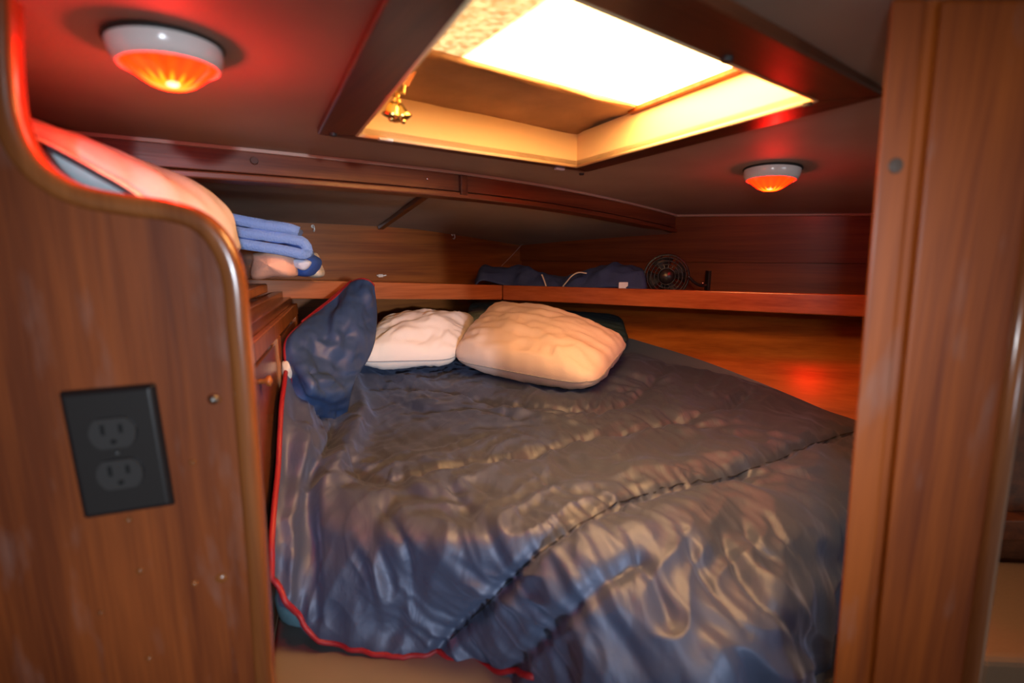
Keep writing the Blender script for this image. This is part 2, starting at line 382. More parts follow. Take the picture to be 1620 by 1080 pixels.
# left side
L0, L1 = Vector((-.62, -.5, 0)), Vector((-1.02, 1.45, 0)); ln = Vector((-(L1-L0).y, (L1-L0).x, 0)).normalized()*.02
z1, z2 = Vector((0, 0, -1.0)), Vector((0, 0, .2))
m = MB(); m.hexa([L0+z1, L1+z1, L1+ln+z1, L0+ln+z1], [L0+z2, L1+z2, L1+ln+z2, L0+ln+z2]); tag(m.build('wall_left', W_upper), kind='structure')
m = MB(); m.hexa([Vector(p) for p in [(-1.6, -1.5, -1.42), (1.9, -1.5, -1.42), (1.9, 2.3, -1.42), (-1.6, 2.3, -1.42)]], [Vector(p) for p in [(-1.6, -1.5, -1.4), (1.9, -1.5, -1.4), (1.9, 2.3, -1.4), (-1.6, 2.3, -1.4)]])
tag(m.build('floor', M_sole), kind='structure')

# ------------------------------------------------------------------ left bulkhead with the swept cut-out
BN = Vector((-.31, .95, 0)).normalized(); BC = .9*.5415/Vector((-.31, .95, 0)).length; BT = Vector((BN.y, -BN.x, 0))
def bp2(px, py):
    p = onp(px, py, BN, BC); return (p.dot(BT), p.z)
edge_px = [(20, -25), (22, 40), (24, 110), (31, 175), (48, 225), (80, 265), (130, 292), (200, 306), (268, 316), (318, 333), (352, 362), (376, 403), (388, 450), (394, 520), (401, 600), (412, 750), (423, 900), (434, 1080)]
ed = catmull([Vector((*bp2(*p), 0)) for p in edge_px], 5)
ed = [Vector((p.x, p.y, 0)) for p in ed]
ed[-1:] = [ed[-1], Vector((ed[-1].x, -1.40, 0))]
poly = ed+[Vector((-.95, -1.40, 0)), Vector((-.95, ed[0].y, 0))]
def b3(p, off=0): return BT*p.x+BN*(BC+off)+Vector((0, 0, p.y))
bk = root('bulkhead', 'varnished brown wooden bulkhead panel at left with swept cut-out and black outlet', 'bulkhead', b3(Vector((-.45, -1.4, 0))))
def inset(i):
    if i >= len(ed): return poly[i]
    a = ed[max(0, i-1)]; b = ed[min(len(ed)-1, i+1)]; t = (b-a).normalized(); return poly[i]-Vector((-t.y, t.x, 0))*.006
poly = [inset(i) for i in range(len(poly))]
n = len(poly)
mb = MB(); mb.add([b3(p, 0) for p in poly]+[b3(p, .014) for p in poly], [tuple(range(n)), tuple(range(2*n-1, n-1, -1))]+[(i, (i+1) % n, n+(i+1) % n, n+i) for i in range(n)])
mb.build('panel', W_bulk, bk)
# moulding swept along the edge: rounded section
sec = []
for k in range(16):
    a = 2*math.pi*k/16; c, s = math.cos(a), math.sin(a)
    sec.append((.0095*math.copysign(abs(c)**.7, c), .012*math.copysign(abs(s)**.6, s)))
vs = []; fs = []
for i, p in enumerate(ed):
    a = ed[max(0, i-1)]; b = ed[min(len(ed)-1, i+1)]; t = (b-a).normalized(); nr = Vector((-t.y, t.x, 0))
    if nr.y < 0 and abs(nr.y) > .3: nr = -nr
    nr = Vector((-t.y, t.x, 0))
    for (x, y) in sec:
        q = p+nr*(x-.0095); vs.append(b3(q, .007+y))
for i in range(len(ed)-1):
    for k in range(16): fs.append((i*16+k, i*16+(k+1) % 16, (i+1)*16+(k+1) % 16, (i+1)*16+k))
mb = MB(); mb.add(vs, fs); mb.build('edge_moulding', W_trim, bk, smooth=True)
for px, py, r in [(305, 731, .003), (350, 914, .0055), (204, 822, .003), (222, 902, .0035), (345, 632, .0032), (236, 1040, .003), (395, 618, .002), (308, 922, .003), (160, 968, .0025)]:
    p = onp(px, py, BN, BC); MB().lathe(p, [(0, .0022), (r*.7, .0018), (r, 0)], 16, -BN).build('wood_plug', W_trim, bk, smooth=True)
p = onp(338, 631, BN, BC); MB().lathe(p, [(0, .005), (.0035, .004), (.005, .001), (.0055, 0)], 16, -BN).build('metal_button', M_steel, bk, smooth=True)

# outlet on the bulkhead
PX = Vector((math.cos(math.radians(0)), 0, 0))
pc = onp(191, 712, BN, BC)
ol = root('wall_outlet', 'black double power outlet plate screwed to the left bulkhead', 'outlet', pc)
zx = Vector((0, 0, 1))
tl = math.radians(1.2); ax = (BT*math.cos(tl)+zx*math.sin(tl)); az = (zx*math.cos(tl)-BT*math.sin(tl))
lo = [pc-BN*.0005+ax*a*.0355+az*b*.0595 for a, b in [(-1, -1), (1, -1), (1, 1), (-1, 1)]]
hi = [pc-BN*.0065+ax*a*.0315+az*b*.0555 for a, b in [(-1, -1), (1, -1), (1, 1), (-1, 1)]]
MB().hexa(lo, hi).build('cover_plate', M_black, ol, bevel=.002)
for k in (1, -1):
    c = pc-BN*.0068+az*(.019*k)
    nseg = 28; vs = []
    for d in (0, -.0022):
        for j in range(nseg):
            an = 2*math.pi*j/nseg; x = .017*math.cos(an); y = max(-.0135, min(.0135, .017*math.sin(an))); vs.append(c+BN*d+ax*x+az*y)
    fs = [tuple(range(nseg)), tuple(range(2*nseg-1, nseg-1, -1))]+[(j, (j+1) % nseg, nseg+(j+1) % nseg, nseg+j) for j in range(nseg)]
    s_ = MB().add(vs, fs).build('socket', M_outlet, ol)
    for sx_, hh in ((-1, .0045), (1, .0038)):
        MB().box(c-BN*.0021+ax*(sx_*.0065)+az*.004, ax, BN, az, .0014, .0006, hh).build('slot', M_hole, s_)
    MB().lathe(c-BN*.0018-az*.0075, [(0, .0012), (.0022, .0012), (.0024, 0)], 12, -BN).build('slot', M_hole, s_)
MB().lathe(pc-BN*.0063, [(0, .002), (.002, .0017), (.0028, 0)], 14, -BN).build('screw', M_dull, ol, smooth=True)

# ------------------------------------------------------------------ right door post
PY = .40
def px3(k, z, y): return Vector((k*PY - .0484*z + (y-PY)*.82, y, z))
pt = root('door_post', 'wide varnished orange-brown wooden door post at right, scuffed, with a raised stop strip', 'post', (.37, .42, -1.4))
def postslab(name, k0, k1, y0, y1, mat, bev=.002):
    lo = [px3(k0, -1.4, y0), px3(k1, -1.4, y0), px3(k1, -1.4, y1), px3(k0, -1.4, y1)]; hi = [px3(k0, .193, y0), px3(k1, .193, y0), px3(k1, .193, y1), px3(k0, .193, y1)]
    return MB().hexa(lo, hi).build(name, mat, pt, bevel=bev)
postslab('stop_strip', .742, .812, .398, .43, W_post, .004)
postslab('rebate', .800, .845, .403, .43, W_post, 0)
postslab('post_board', .836, 1.058, .398, .43, W_post, .005)
postslab('jamb', .775, 1.05, .432, .455, W_dark, .002)
vs = []; 
mb = MB(); mb.tube([px3(1.072, z, .402) for z in (-1.4, -.8, -.2, .193)], .009, 16); mb.build('corner_moulding', W_trim, pt, smooth=True)
p = ony(1417, 262, .398); MB().lathe(p, [(0, .0008), (.0055, .0006), (.0062, 0)], 18, Vector((0, -1, 0))).build('wood_plug', M_sole, pt)
# beyond the post: next compartment's panel and its seat
m = MB(); m.hexa([Vector(p) for p in [(.63, .80, -1.4), (1.6, .80, -1.4), (1.6, .82, -1.4), (.63, .82, -1.4)]], [Vector(p) for p in [(.63, .80, .12), (1.6, .80, .12), (1.6, .82, .12), (.63, .82, .12)]])
tag(m.build('wall_side_cabin', W_dark), kind='structure')
m = MB(); m.hexa([Vector(p) for p in [(.64, .56, -1.0), (1.15, .56, -1.0), (1.15, .79, -1.0), (.64, .79, -1.0)]], [Vector(p) for p in [(.64, .56, -.54), (1.15, .56, -.56), (1.15, .79, -.56), (.64, .79, -.54)]])
tag(m.build('bench_seat', M_tan, bevel=.012), 'tan upholstered bench at the bottom right edge behind the door post', 'seat')
m = MB(); m.hexa([Vector(p) for p in [(.66, .77, -.50), (1.2, .77, -.50), (1.2, .80, -.50), (.66, .80, -.50)]], [Vector(p) for p in [(.66, .77, -.46), (1.2, .77, -.46), (1.2, .80, -.46), (.66, .80, -.46)]])
tag(m.build('wooden_rail', W_darkv, bevel=.003), 'dark wooden rail above the tan bench at the right edge', 'rail')

# ------------------------------------------------------------------ shelves
PLs = Vector((-.546, 1.25, -.065)); PCs = ony(795, 451, 1.64); PRs = ony(1380, 467, 1.07); PRs = PCs+(PRs-PCs)*1.25
PLs = ony(480, 443, 1.27)
d_ = (PLs-PCs); PXs = PCs+d_*1.62
FH = .050
def shelf(name, label, a, b, backf, mat, bz):
    r = root(name, label, 'shelf', ((a+b)/2))
    t = (b-a); th = Vector((t.x, t.y, 0)).normalized(); nrm = Vector((-th.y, th.x, 0))
    if nrm.y < 0: nrm = -nrm
    up = Vector((0, 0, 1))
    m = MB(); m.hexa([a-up*FH, b-up*FH, b-up*FH+nrm*.018, a-up*FH+nrm*.018], [a, b, b+nrm*.018, a+nrm*.018]); m.build('fascia', mat, r, bevel=.003)
    a2, b2 = backf(a), backf(b); dz = up*bz; st = up*.012
    m = MB(); m.hexa([a+nrm*.016-dz-st, b+nrm*.016-dz-st, b2-dz-st, a2-dz-st], [a+nrm*.016-dz, b+nrm*.016-dz, b2-dz, a2-dz]); m.build('shelf_board', mat, r)
    return r
def bback(p): v = p.dot(VD); return p+VD*(BV-.002-v)
def rback(p): v = p.dot(NR); return p+NR*(NC+.006-v)
shelf('wooden_shelf', 'reddish wooden shelf along the back panel, left of the shelf corner', PXs, PCs, bback, W_shelf, .008)
shelf('wooden_shelf', 'reddish wooden shelf along the hull side, right of the shelf corner', PCs, PRs, rback, W_shelfr, .034)

# left side ledge that carries the quilts
sd = root('side_shelf', 'wooden side shelf behind the left bulkhead under the folded quilts', 'shelf', (-.7, .85, -.08))
m = MB(); m.hexa([Vector(p) for p in [(-.40, .56, -.085), (-.58, 1.13, -.085), (-.95, 1.13, -.085), (-.83, .56, -.085)]], [Vector(p) for p in [(-.40, .56, -.065), (-.58, 1.13, -.065), (-.95, 1.13, -.065), (-.83, .56, -.065)]])
m.build('shelf_board', W_cab, sd, bevel=.003)

# ------------------------------------------------------------------ cabinet under the left side shelf
def cabx(y): return -.382-.339*(y-.695)
CT = Vector((-.339, 1, 0)).normalized(); CN = Vector((CT.y, -CT.x, 0))     # CN points into the cabin
def cp(y, z, off=0): return Vector((cabx(y), y, z))+CN*off
cb = root('cabinet', 'low wooden cabinet against the left side behind the navy quilt', 'cabinet', (-.6, .95, -.56))
def cslab(name, y0, y1, z0, z1, o0, o1, mat, parent=None, bev=.002):
    lo = [cp(y0, z0, o0), cp(y1, z0, o0), cp(y1, z0, o1), cp(y0, z0, o1)]; hi = [cp(y0, z1, o0), cp(y1, z1, o0), cp(y1, z1, o1), cp(y0, z1, o1)]
    return MB().hexa(lo, hi).build(name, mat, parent or cb, bevel=bev)
cslab('body', .60, 1.28, -.56, -.105, -.22, -.012, W_cabd)
cslab('top_rail', .60, 1.28, -.155, -.125, -.012, .0, W_cab)
cslab('lower_rail', .60, 1.28, -.56, -.50, -.012, .0, W_cab)
for y in (.60, .90, 1.23): cslab('stile', y, y+.04, -.50, -.156, -.012, .0, W_cab)
d1 = cslab('door', .645, .895, -.49, -.166, -.012, -.004, W_cabd)
cslab('door', .945, 1.225, -.49, -.166, -.012, -.004, W_cabd)
kp = onp(415, 603, CN, cp(.8, 0, 0).dot(CN)); MB().lathe(kp-CN*.004, [(.004, 0), (.004, .008), (.009, .012), (.009, .016), (0, .019)], 20, CN).build('knob', W_cab, d1, smooth=True)
cslab('upper_panel', .60, 1.28, -.124, -.09, -.05, -.03, W_cabd)

# ------------------------------------------------------------------ hatch
zh = .19
ht = root('ceiling_hatch', 'square overhead deck hatch with dark wooden frame, cream sides and glowing pane', 'hatch', sk((HU0+HU1)/2, (HV0+HV1)/2, zh))
zb = .184
def mitre(name, pts, mat):      # pts 4 plan corners of one frame side
    lo = [sk(u, v, zb) for u, v in pts]; hi = [sk(u, v, .200) for u, v in pts]
    MB().hexa(lo, hi).build(name, mat, ht, bevel=.0025)
mitre('frame_side', [(HU0, HV1), (HU1, HV1), (iu1, iv1), (iu0, iv1)], W_dark)
mitre('frame_side', [(HU0, HV0), (HU1, HV0), (iu1, iv0), (iu0, iv0)], W_dark)
mitre('frame_side', [(HU0, HV0), (HU0, HV1), (iu0, iv1), (iu0, iv0)], W_darkv)
mitre('frame_side', [(HU1, HV0), (HU1, HV1), (iu1, iv1), (iu1, iv0)], W_darkv)
# inner bead
cu = [(iu0, iv0), (iu1, iv0), (iu1, iv1), (iu0, iv1)]
for i in range(4):
    a, b = cu[i], cu[(i+1) % 4]; MB().tube([sk(a[0], a[1], zb+.002), sk(b[0], b[1], zb+.002)], .003, 8).build('bead', M_cream, ht, smooth=True)
zt = .252; g = .012; IVV = iv1*VS.dot(VD)
MB().skbox(iu0-g, iu0, iv0-g, iv1+g, .186, zt).build('coaming', M_cream, ht)
MB().skbox(iu1, iu1+g, iv0-g, iv1+g, .186, zt).build('coaming', M_cream, ht)
MB().skbox(iu0, iu1, iv1, iv1+g, .186, zt).build('coaming', M_cream, ht)
MB().skbox(iu0, iu1, iv0-g, iv0, .186, zt).build('coaming', M_cream, ht)
pf = onz(998, 165, zt+.004); vL = ska(pf)[1]; uL = ska(pf)[0]
print('pane corner uv', uL, vL, iu1, iv1)
m = MB()
nb = 14; vs = []
for j in range(nb+1):
    t = j/nb; v = vL+(iv1+g-vL)*t; z = zt+.003+.014*math.sin(math.pi*t)**2*0.4
    for k in range(13): vs.append(sk(iu0-g+(iu1-iu0+2*g)*k/12, v, z+.004*noise.noise(Vector((k*.5, j*.5, 3)))))
m.add(vs, gridfaces(nb+1, 13)); m.build('lid_board', M_dirt, ht, smooth=True, solid=.008)
pe = onz(832, 20, zt+.006); pe2 = onz(770, 82, zt+.006)
PANE_EDGE = None
pcn = sk((HU0+HU1)/2, (HV0+HV1)/2, zh)
# pane is drawn with vertices relative to the hatch centre, so the grime edge is measured from there
PANE_EDGE = (ska(pe)[0]+ska(pe2)[0])/2-(HU0+HU1)/2
pn = MB().skbox(iu0-g, iu1+g, iv0-g, vL+.012, zt+.006, zt+.012).build('pane', pane(), ht)
m = MB(); m.skbox(iu1-.012, iu1, iv0, vL+.02, zt-.004, zt+.004); m.build('pane_bar', W_post, ht, bevel=.001)
for px, py, nm in [(1278, 163, 'frame_plug'), (1150, 92, 'frame_plug'), (527, 211, 'frame_plug'), (920, 274, 'frame_plug')]:
    p = onz(px, py, zb); MB().lathe(p, [(0, -.004), (.005, -.004), (.006, 0)], 14).build(nm, M_blackm, ht)
for px, py in [(610, 219), (885, 266)]:
    p = onz(px, py, zb); MB().skbox(ska(p)[0]-.012, ska(p)[0]+.012, ska(p)[1]-.005, ska(p)[1]+.004, zb-.004, zb).build('clip', M_whitecloth, ht, bevel=.001)
# hook on the far coaming corner
cpt = onp(914, 240, VD, IVV-.001); MB().tube([cpt+Vector((0, 0, .013)), cpt-VD*.006+Vector((0, 0, .008)), cpt-VD*.002, cpt-VD*.007-Vector((0, 0, .008)), cpt-Vector((0, 0, .012))], .0014, 8).build('catch', M_brass, ht, smooth=True)

# bells on a strap
bl = root('brass_bells', 'small brass bells hanging on an orange strap inside the hatch', 'bells', onp(632, 150, VD, .62))
vb = .62
s0 = onp(652, 112, VD, vb); s1 = onp(640, 135, VD, vb)
MB().hexa([s0-UD*.006, s0+UD*.006, s0+UD*.006+VD*.002, s0-UD*.006+VD*.002], [s1-UD*.006, s1+UD*.006, s1+UD*.006+VD*.002, s1-UD*.006+VD*.002]).build('strap', M_strap, bl)
top_ = onp(631, 147, VD, vb); MB().tube([s1, top_+UD*.006], .0018).build('link', M_brass, bl)
MB().tube([top_+UD*(-.007+.001*k) for k in range(15)], .002, 8).build('bar', M_brass, bl)
for k, (px, py) in enumerate([(629, 153), (628, 160), (629, 168)]):
    c = onp(px, py, VD, vb); ax_ = UD if k % 2 else VD
    MB().tube([c+ax_*(.0035*math.cos(a))+Vector((0, 0, .005*math.sin(a))) for a in np.linspace(0, 2*math.pi, 16)[:-1]], .0011, 6, closed=True).build('chain_link', M_brass, bl, smooth=True)
def bell(c, tilt, s=1.0):
    prof = [(.002, .017), (.006, .015), (.0085, .009), (.010, .003), (.0135, -.003), (.0125, -.0035), (.009, .002), (.006, .011), (0, .013)]
    b_ = MB().lathe(c, [(r*s, z*s) for r, z in prof], 20, tilt.normalized()).build('bell', M_brass, bl, smooth=True)
    q = Vector((0, 0, 1)).rotation_difference(tilt.normalized())
    p = c+q @ Vector((0, 0, -.006*s)); MB().lathe(p, [(0, .004*s), (.003*s, .0025*s), (.0035*s, 0), (.003*s, -.0025*s), (0, -.004*s)], 12).build('clapper', M_brass, b_, smooth=True)
bell(onp(620, 181, VD, vb), Vector((.25, 0, 1)), .95); bell(onp(635, 184, VD, vb), Vector((-.35, -.1, 1)), 1.0)

# ------------------------------------------------------------------ ceiling lamps
def lamp(px, py, label, R, power):
    p = on_ceiling(px, py); r = root('ceiling_lamp', label, 'lamp', p, 'round ceiling lamps with red lenses')
    k = .13*(p.dot(UD)-.45); nrm = Vector((0, 0, 1))+UD*k; nrm.normalize()
    def L(prof, nm, mat, n=56): return MB().lathe(p, [(a*R, b*R/.058) for a, b in prof], n, nrm).build(nm, mat, r, smooth=True)
    L([(0, -.001), (1.03, -.001), (1.05, -.003), (1.03, -.005), (0, -.005)], 'gasket', M_blackm)
    L([(1.0, -.004), (1.0, -.010), (.97, -.019), (.90, -.027), (.86, -.0275), (.84, -.024), (.84, -.02)], 'housing', M_white)
    L([(.85, -.024), (.80, -.028), (.68, -.033), (.55, -.039), (.42, -.0445), (.28, -.0480), (.14, -.0495), (0.0001, -.050)], 'lens', M_red)
    bp = p-nrm*(.062*R/.058); light('lamp_bulb', 'POINT', bp, power, (1, .03, .02), .008)
    return r
lamp(262, 68, 'larger-looking red-lensed round ceiling lamp at left above the bulkhead', .045, .85)
lamp(1222, 266, 'small-looking red-lensed round ceiling lamp at right below the hatch corner', .052, .22)

# ------------------------------------------------------------------ bed: base, mattress, quilt
OUT = [(-.40, .56), (-.345, .40), (.55, .40), (1.0, .60), (.98, 1.0), (.40, 1.45), (.05, 1.75), (-.60, 1.25)]
bd = root('berth_platform', 'beige laminate berth platform ledge at bottom left below the mattress', 'bed', (.1, .9, -1.4))
m = MB(); BO = [(cabx(.47)+.005, .47), (.50, .47), (.60, .66), (.62, .79), (.74, .93), (.22, 1.38), (.02, 1.55), (cabx(1.3)+.01, 1.22)]
n = len(BO); m.add([(x, y, -1.4) for x, y in BO]+[(x, y, -.562) for x, y in BO], [tuple(range(n)), tuple(range(n, 2*n))]+[(i, (i+1) % n, n+(i+1) % n, n+i) for i in range(n)])
m.build('ledge', M_ledge, bd, bevel=.006)
# mattress
def rounded(poly, r, k=6):
    out = []; n = len(poly)
    for i in range(n):
        p = Vector((*poly[i], 0)); a = Vector((*poly[i-1], 0)); b = Vector((*poly[(i+1) % n], 0))
        da = (a-p).normalized()*min(r, (a-p).length*.45); db = (b-p).normalized()*min(r, (b-p).length*.45)
        for j in range(k+1):
            t = j/k; out.append((p+da)*(1-t)**2+p*2*t*(1-t)+(p+db)*t*t)
    return out
MO = [(-.368, .626), (.46, .640), (.66, .92), (.28, 1.36), (.0, 1.55), (-.50, 1.18)]
ro = rounded(MO, .06)
vs = []; fs = []; n = len(ro); cen = sum(ro, Vector())/n; lev = [(-.56, .975), (-.553, .995), (-.53, 1), (-.52, 1), (-.50, .985), (-.490, .94)]
for z, s in lev:
    for p in ro: q = cen+(p-cen)*s; vs.append((q.x, q.y, z))
for i in range(len(lev)-1):
    for j in range(n): fs.append((i*n+j, i*n+(j+1) % n, (i+1)*n+(j+1) % n, (i+1)*n+j))
fs += [tuple(range(n)), tuple((len(lev)-1)*n+j for j in range(n))]
tag(mk('mattress', vs, fs, M_mattress, smooth=True), 'teal covered mattress showing its corner under the quilt at bottom left', 'mattress')

rows = [
 [(500,520,-.20),(575,540,-.25),(650,552,-.335),(720,556,-.36),(790,555,-.36),(860,550,-.35),(920,545,-.325),(965,538,-.29),(1005,541,-.28)],
 [(462,560,-.225),(530,580,-.30),(600,600,-.36),(690,605,-.365),(780,615,-.365),(870,625,-.36),(960,610,-.35),(1050,588,-.335),(1110,576,-.32)],
 [(448,620,-.265),(505,640,-.33),(600,660,-.395),(700,665,-.385),(800,665,-.38),(900,665,-.375),(1010,650,-.37),(1120,635,-.36),(1220,613,-.345)],
 [(443,680,-.315),(505,705,-.345),(590,725,-.40),(700,725,-.385),(810,720,-.38),(920,715,-.375),(1060,705,-.375),(1190,690,-.375),(1300,646,-.368)],
 [(440,740,-.366),(500,765,-.375),(580,775,-.385),(690,785,-.375),(810,785,-.37),(930,775,-.362),(1080,765,-.36),(1230,745,-.372),(1385,684,-.385)],
 [(434,800,-.40),(495,820,-.40),(570,830,-.395),(680,850,-.385),(810,850,-.375),(940,845,-.362),(1090,835,-.36),(1250,825,-.372),(1390,790,-.42)],
 [(430,855,-.44),(490,880,-.44),(565,900,-.446),(670,915,-.45),(800,920,-.425),(940,915,-.385),(1090,905,-.38),(1250,905,-.40),(1370,890,-.50)],
 [(430,885,-.46),(495,935,-.485),(570,970,-.512),(665,985,-.525),(790,990,-.495),(930,990,-.43),(1080,985,-.405),(1245,990,-.415),(1335,985,-.60)],
 [(430,915,-.478),(500,990,-.535),(590,1018,-.555),(690,1025,-.56),(790,1050,-.56),(910,1090,-.50),(1070,1090,-.45),(1240,1075,-.455),(1300,1085,-.64)],
]
Rw = []
CABC = cp(.8, 0, 0).dot(CN)
for i, r in enumerate(rows):
    q = []
    for j, (px, py, z) in enumerate(r):
        p = onz(px, py, z)
        lim = CABC+.010
        if p.dot(CN) < lim: p = onp(px, py, CN, lim)
        q.append(p)
    Rw.append(q)
last = []
for j, p in enumerate(Rw[-1]):
    k = max(0, (j-3)/5)
    last.append(p+Vector((0, .012-.01*k, -.004-.10*min(1, k*1.6))))
Rw.append(last)
NU, NV = 38, 32
G = net(Rw, NU, NV); RR, KK = len(G), len(G[0])
A = np.array([[list(p) for p in row] for row in G])
def normals(A):
    du = np.gradient(A, axis=1); dv = np.gradient(A, axis=0); n = np.cross(dv, du); n /= np.linalg.norm(n, axis=2, keepdims=True)+1e-12
    s = np.sign(n[:, :, 2:3].mean()); return n*s
def project(A):
    x = A[..., 0]; y = A[..., 1]; z = A[..., 2]; d = y*CP-z*SP; u = y*SP+z*CP
    return 810+F*x/d, 540-F*u/d
PXa, PYa = project(A)
def surf_at(px, py):
    k = np.argmin((PXa-px)**2+(PYa-py)**2); i, j = divmod(k, KK); return A[i, j].copy()
seams = [
 [(690,1035),(760,965),(820,905),(870,862),(930,822),(1000,788),(1070,768),(1140,757),(1200,738),(1270,708),(1350,682)],
 [(800,1085),(850,1015),(900,968),(955,925),(1010,890)],
 [(500,640),(545,720),(600,762),(690,748),(790,728),(900,700),(1010,680),(1120,655),(1190,618)],
 [(600,610),(720,625),(860,650),(980,640),(1050,590)],
]
Nn = normals(A)
disp = np.zeros((RR, KK)); groove = np.zeros((RR, KK))
arc = np.full((RR, KK), 9.0)
flatA = A.reshape(-1, 3)
for si_, s in enumerate(seams):
    pts = catmull([Vector(surf_at(*p)) for p in s], 8); best = np.full(RR*KK, 9.); par = np.zeros(RR*KK); L_ = 0; side = np.zeros(RR*KK)
    for a, b in zip(pts[:-1], pts[1:]):
        a = np.array(a); b = np.array(b); ab = b-a; l = np.linalg.norm(ab)
        if l < 1e-6: continue
        t = np.clip(((flatA-a)@ab)/l**2, 0, 1); d = np.linalg.norm(flatA-(a+t[:, None]*ab), axis=1)
        m_ = d < best; best[m_] = d[m_]; par[m_] = (L_+t*l)[m_]; L_ += l
    best = best.reshape(RR, KK); par = par.reshape(RR, KK)
    amp = (1.0, .8, .7, .6)[si_]
    g_ = -.013*amp*np.exp(-(best/.010)**2)
    puff = .010*amp*np.exp(-((best-.06)/.05)**2)
    pk = np.zeros((RR, KK))
    for i in range(RR):
        for j in range(KK):
            if best[i, j] < .3:
                wob = noise.noise(Vector((par[i, j]*24, best[i, j]*4, si_*7.3)))-.9*abs(noise.noise(Vector((par[i, j]*38, best[i, j]*6, si_*5.3))))+.5*noise.noise(Vector((par[i, j]*80, best[i, j]*10, si_*3.1)))
                pk[i, j] = wob*.0115*amp*math.exp(-best[i, j]/.075)
    disp += pk+puff; groove += g_
folds = [([(560,596),(572,650),(548,700),(518,760),(505,830)], .024, .022), ([(540,615),(530,690),(497,745),(490,820),(500,900),(508,965)], -.026, .013),
 ([(470,625),(476,700),(464,800),(456,880)], .014, .014), ([(1140,835),(1160,890),(1210,960),(1255,1005)], -.013, .008), ([(1080,845),(1120,930),(1180,1000)], -.011, .007),
 ([(985,850),(1035,930),(1060,1000)], -.010, .008), ([(1175,820),(1195,860),(1225,890)], -.010, .007), ([(1215,815),(1235,850),(1255,880)], -.009, .006),
 ([(1170,860),(1215,930),(1270,985)], .012, .014), ([(600,800),(640,860),(655,940)], -.009, .008), ([(560,840),(600,900),(610,980)], .010, .012),
 ([(600,625),(680,650),(780,655),(880,690)], -.009, .009), ([(760,650),(860,665),(960,690)], .008, .010), ([(700,760),(760,830),(800,880)], -.007, .009), ([(820,740),(900,780),(960,790)], -.006, .008),
 ([(900,640),(1000,660),(1100,700)], -.007, .008), ([(1040,600),(1110,620),(1180,660)], .006, .010)]
for fpts, amp_, wd_ in folds:
    pts = catmull([Vector(surf_at(*p)) for p in fpts], 6); best = np.full(RR*KK, 9.); par = np.zeros(RR*KK); L_ = 0; tot = sum((b-a).length for a, b in zip(pts[:-1], pts[1:]))
    for a, b in zip(pts[:-1], pts[1:]):
        a = np.array(a); b = np.array(b); ab = b-a; l = np.linalg.norm(ab)
        if l < 1e-6: continue
        t = np.clip(((flatA-a)@ab)/l**2, 0, 1); d = np.linalg.norm(flatA-(a+t[:, None]*ab), axis=1)
        m_ = d < best; best[m_] = d[m_]; par[m_] = (L_+t*l)[m_]/tot; L_ += l
    taper = np.sqrt(np.clip(np.sin(np.pi*np.clip(par, .03, .97)), 0, 1))
    disp += (amp_*taper*np.exp(-(best/wd_)**2)).reshape(RR, KK)
wr = np.zeros((RR, KK))
for i in range(RR):
    for j in range(KK):
        p = A[i, j]; v = Vector(p)
        w = noise.noise(Vector((v.x*5+3, v.y*5, v.z*5)))
        a = v.x*.80+v.y*.6; b = -v.x*.6+v.y*.8
        w1 = noise.noise(Vector((a*15+w*2.2, b*4.5+w, v.z*9)))
        w2 = 1-abs(noise.noise(Vector((a*11+w*3, b*20+w*2, 5.+v.z*12))))*2
        w3 = noise.noise(Vector((a*45, b*16+w*3, 9.)))
        front = max(0, min(1, (i/RR-.60)/.25))
        wr[i, j] = .010*w+.011*w1+.0065*w2+.003*w3-.006*abs(noise.noise(Vector((a*30+w*3, b*9, 3.3))))
        # long folds hanging on the front
        wr[i, j] += front*.016*noise.noise(Vector((v.x*17+v.y*4, v.z*3.0, 2.2)))
        # gathered folds down the left edge
        left = math.exp(-((j/KK-.06)/.10)**2); wr[i, j] += left*.016*noise.noise(Vector((a*26+w*2, b*7, 1.1)))
ef = np.minimum(1, np.minimum.reduce([np.arange(KK)[None, :].repeat(RR, 0)/14., (KK-1-np.arange(KK))[None, :].repeat(RR, 0)/10.]))
ef = np.minimum(ef, ((RR-1-np.arange(RR))/10.)[:, None].repeat(KK, 1))
A2 = A+Nn*((disp+wr)*ef+groove*np.minimum(1, ef))[..., None]
# keep the left side clear of the cabinet and the right side clear of the hull
for n_, c_ in ((CN, CABC+.004), (HN, HC+.003)):
    nv_ = np.array(n_); dd = A2@nv_-c_; A2 += np.maximum(0, -dd)[..., None]*nv_
qt = root('quilt', 'large rumpled navy satin quilt with red piping spread over the berth', 'quilt', (.1, .9, -.43))
q_main = mk('cover', [tuple(p) for p in A2.reshape(-1, 3)], gridfaces(RR, KK), M_satin, qt, smooth=True)
edge = [Vector(A2[i, 0]) for i in range(NV, RR-NV, 3)]+[Vector(A2[RR-NV-1, j]) for j in range(0, KK//2+20, 3)]
MB().tube(edge, .0042, 8).build('piping', M_pipe, qt, smooth=True)
for si_, s in enumerate(seams[:1]):
    idx = []
    P2x, P2y = project(A2)
    pts = catmull([Vector((*p, 0)) for p in s], 6); ln_ = []
    for p in pts:
        k = np.argmin((P2x-p.x)**2+(P2y-p.y)**2); i, j = divmod(k, KK); ln_.append(Vector(A2[i, j])+Vector(Nn[i, j])*.0005)
    MB().tube(ln_, .0008, 6).build('stitching', M_hole, qt, smooth=True)

